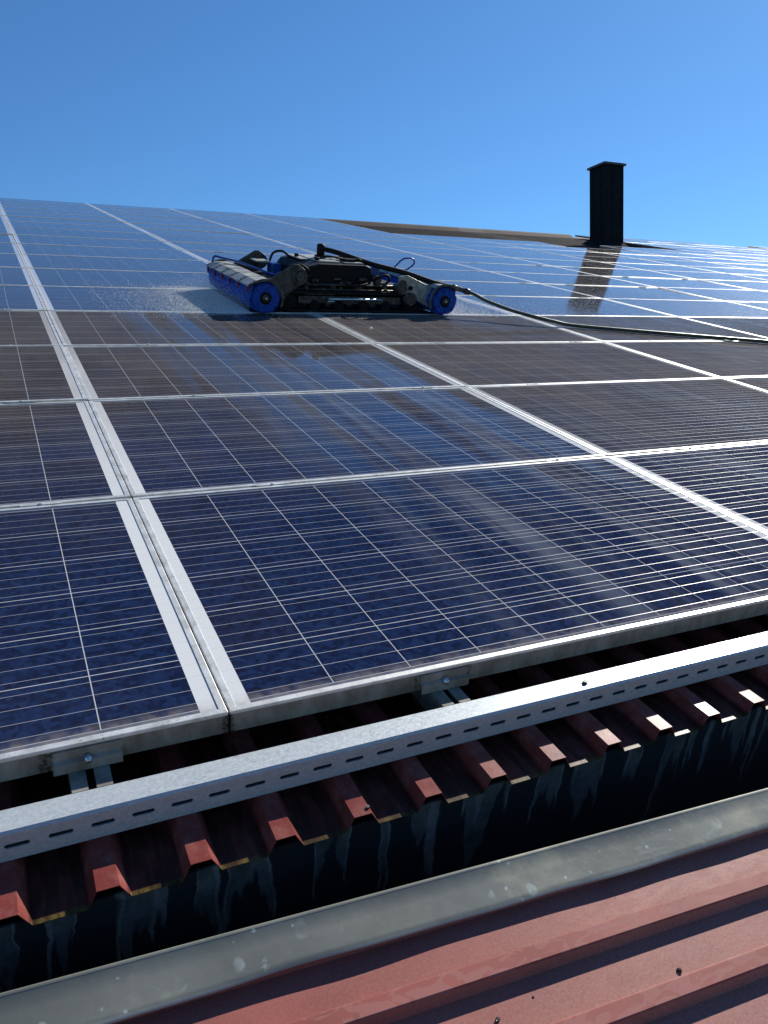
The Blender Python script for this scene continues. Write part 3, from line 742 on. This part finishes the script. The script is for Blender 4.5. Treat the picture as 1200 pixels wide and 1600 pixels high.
# ---------------------------------------------------------------- water: mist and droplets
def inpoly(x, y, P_):
    c_ = False; n_ = len(P_)
    for i in range(n_):
        (x1, y1), (x2, y2) = P_[i], P_[(i + 1) % n_]
        if (y1 > y) != (y2 > y) and x < (x2 - x1) * (y - y1) / (y2 - y1) + x1: c_ = not c_
    return c_
OV = [(1, 0, 0), (-1, 0, 0), (0, 1, 0), (0, -1, 0), (0, 0, 1), (0, 0, -1)]
OF = [(0, 2, 4), (2, 1, 4), (1, 3, 4), (3, 0, 4), (2, 0, 5), (1, 2, 5), (3, 1, 5), (0, 3, 5)]
def drop(b, x, y, z, r, flat=1.0):
    q = random.uniform(0, 1.5); c_, s_ = math.cos(q) * r, math.sin(q) * r
    b.add([(x + a * c_ - e * s_, y + a * s_ + e * c_, z + h * r * flat) for a, e, h in OV], OF, True)
sp = MB()
PL = [(.55, 4.30), (.80, 4.95), (1.10, 5.35), (1.24, 5.20), (1.22, 3.97), (.60, 3.97)]
n_ = 0
while n_ < 24000:                                              # thickest by the brush, thinning outwards
    y = 3.99 + 1.15 * random.random() ** 1.25; x = 1.235 - random.expovariate(1 / (.15 + .10 * random.random()))
    y += random.gauss(0, .10) * (1.25 - x) * 2
    if x < .3: continue
    drop(sp, x, y, .0006, random.choice((.0012, .0016, .0021, .0028)), .7); n_ += 1
for q in range(9000):                                          # airborne
    d = random.expovariate(1 / .13); y = random.uniform(3.98, 5.1) + random.gauss(0, .25) * d; x = 1.22 - d
    z = (.01 + abs(random.gauss(0, .055))) * math.exp(-d * 1.5) + .004
    drop(sp, x, y, z, random.uniform(.0008, .0017))
PRt = [(3.30, 5.0), (3.55, 5.0), (3.32, 4.06), (2.74, 3.97), (2.80, 4.9)]
n_ = 0
while n_ < 8000:
    x = 2.735 + random.expovariate(1 / (.12 + .2 * random.random())); y = 3.99 + 1.0 * random.random() ** 1.3
    y += random.gauss(0, .12) * (x - 2.7)
    if x > 3.9: continue
    drop(sp, x, y, .0006, random.choice((.0012, .0016, .0021, .0028)), .7); n_ += 1
for q in range(4000):
    d = random.expovariate(1 / .15); y = random.uniform(3.98, 5.0) + random.gauss(0, .25) * d
    drop(sp, 2.75 + d, y, (.01 + abs(random.gauss(0, .05))) * math.exp(-d * 1.5) + .004, random.uniform(.0008, .0017))
o = sp.build('water_spray', 'water_mist', None, mw=ROOF); tag(o, 'fine white water spray thrown out around both blue brushes', 'spray', kind='stuff')
dp = MB(); n_ = 0
PD = [(3.0, 4.10), (6.3, 7.3), (7.4, 6.0), (6.5, 3.2), (4.85, 2.8), (3.2, 3.2)]
while n_ < 9000:
    x = random.uniform(2.9, 7.4); y = 2.8 + abs(random.gauss(1.2, 1.0))
    if not inpoly(x, y, PD): continue
    if random.random() < .5 and abs((y % PV) - .03) > .05 and random.random() < .6: continue
    drop(dp, x, y, .0006, random.choice((.0014, .002, .002, .003, .0045)), .6); n_ += 1
for q in range(1500):
    x = random.uniform(1.35, 2.75); y = 3.98 - abs(random.gauss(0, .18)); drop(dp, x, y, .0006, random.uniform(.0012, .003), .6)
o = dp.build('water_droplets', 'water_drop', None, mw=ROOF); tag(o, 'glittering water beads lying on the rinsed panels right of the robot', 'droplets', kind='stuff')

# ---------------------------------------------------------------- bits of dirt on the lower roof
def clod(x, y, z, r, lab):
    b = MB(); vs = []; 
    bm = bmesh.new(); bmesh.ops.create_icosphere(bm, subdivisions=2, radius=r)
    for v_ in bm.verts: v_.co *= random.uniform(.6, 1.25); v_.co.z *= .55
    vs = [tuple(v_.co) for v_ in bm.verts]; fs = [tuple(q.index for q in f.verts) for f in bm.faces]; bm.free()
    o = b.add(vs, fs, True).build('dirt_crumb', 'dirt', None, mw=LOW @ T((x, y, z + r * .3))); tag(o, lab, 'dirt', 'dirt crumbs on the lower roof')
LI = LOW.inverted() @ ROOF
for (px_, py_, r, lab) in ((1062, 1517, .0042, 'largest dark dirt crumb on the lower red roof at right'), (777, 1594, .0040, 'dark dirt crumb near the bottom edge of the lower red roof'), (833, 1558, .0017, 'tiny dark dirt speck in the middle of the lower red pan')):
    d = Vector(((px_ - 600) / FPX, (py_ - 800) / FPX, 1)); du = Vector([sum(RC[k_][i] * d[k_] for k_ in range(3)) for i in range(3)])
    t_ = (LPAN - CAM.z) / du.z; P_ = LI @ (CAM + du * t_); clod(P_.x, P_.y, LPAN, r, lab)
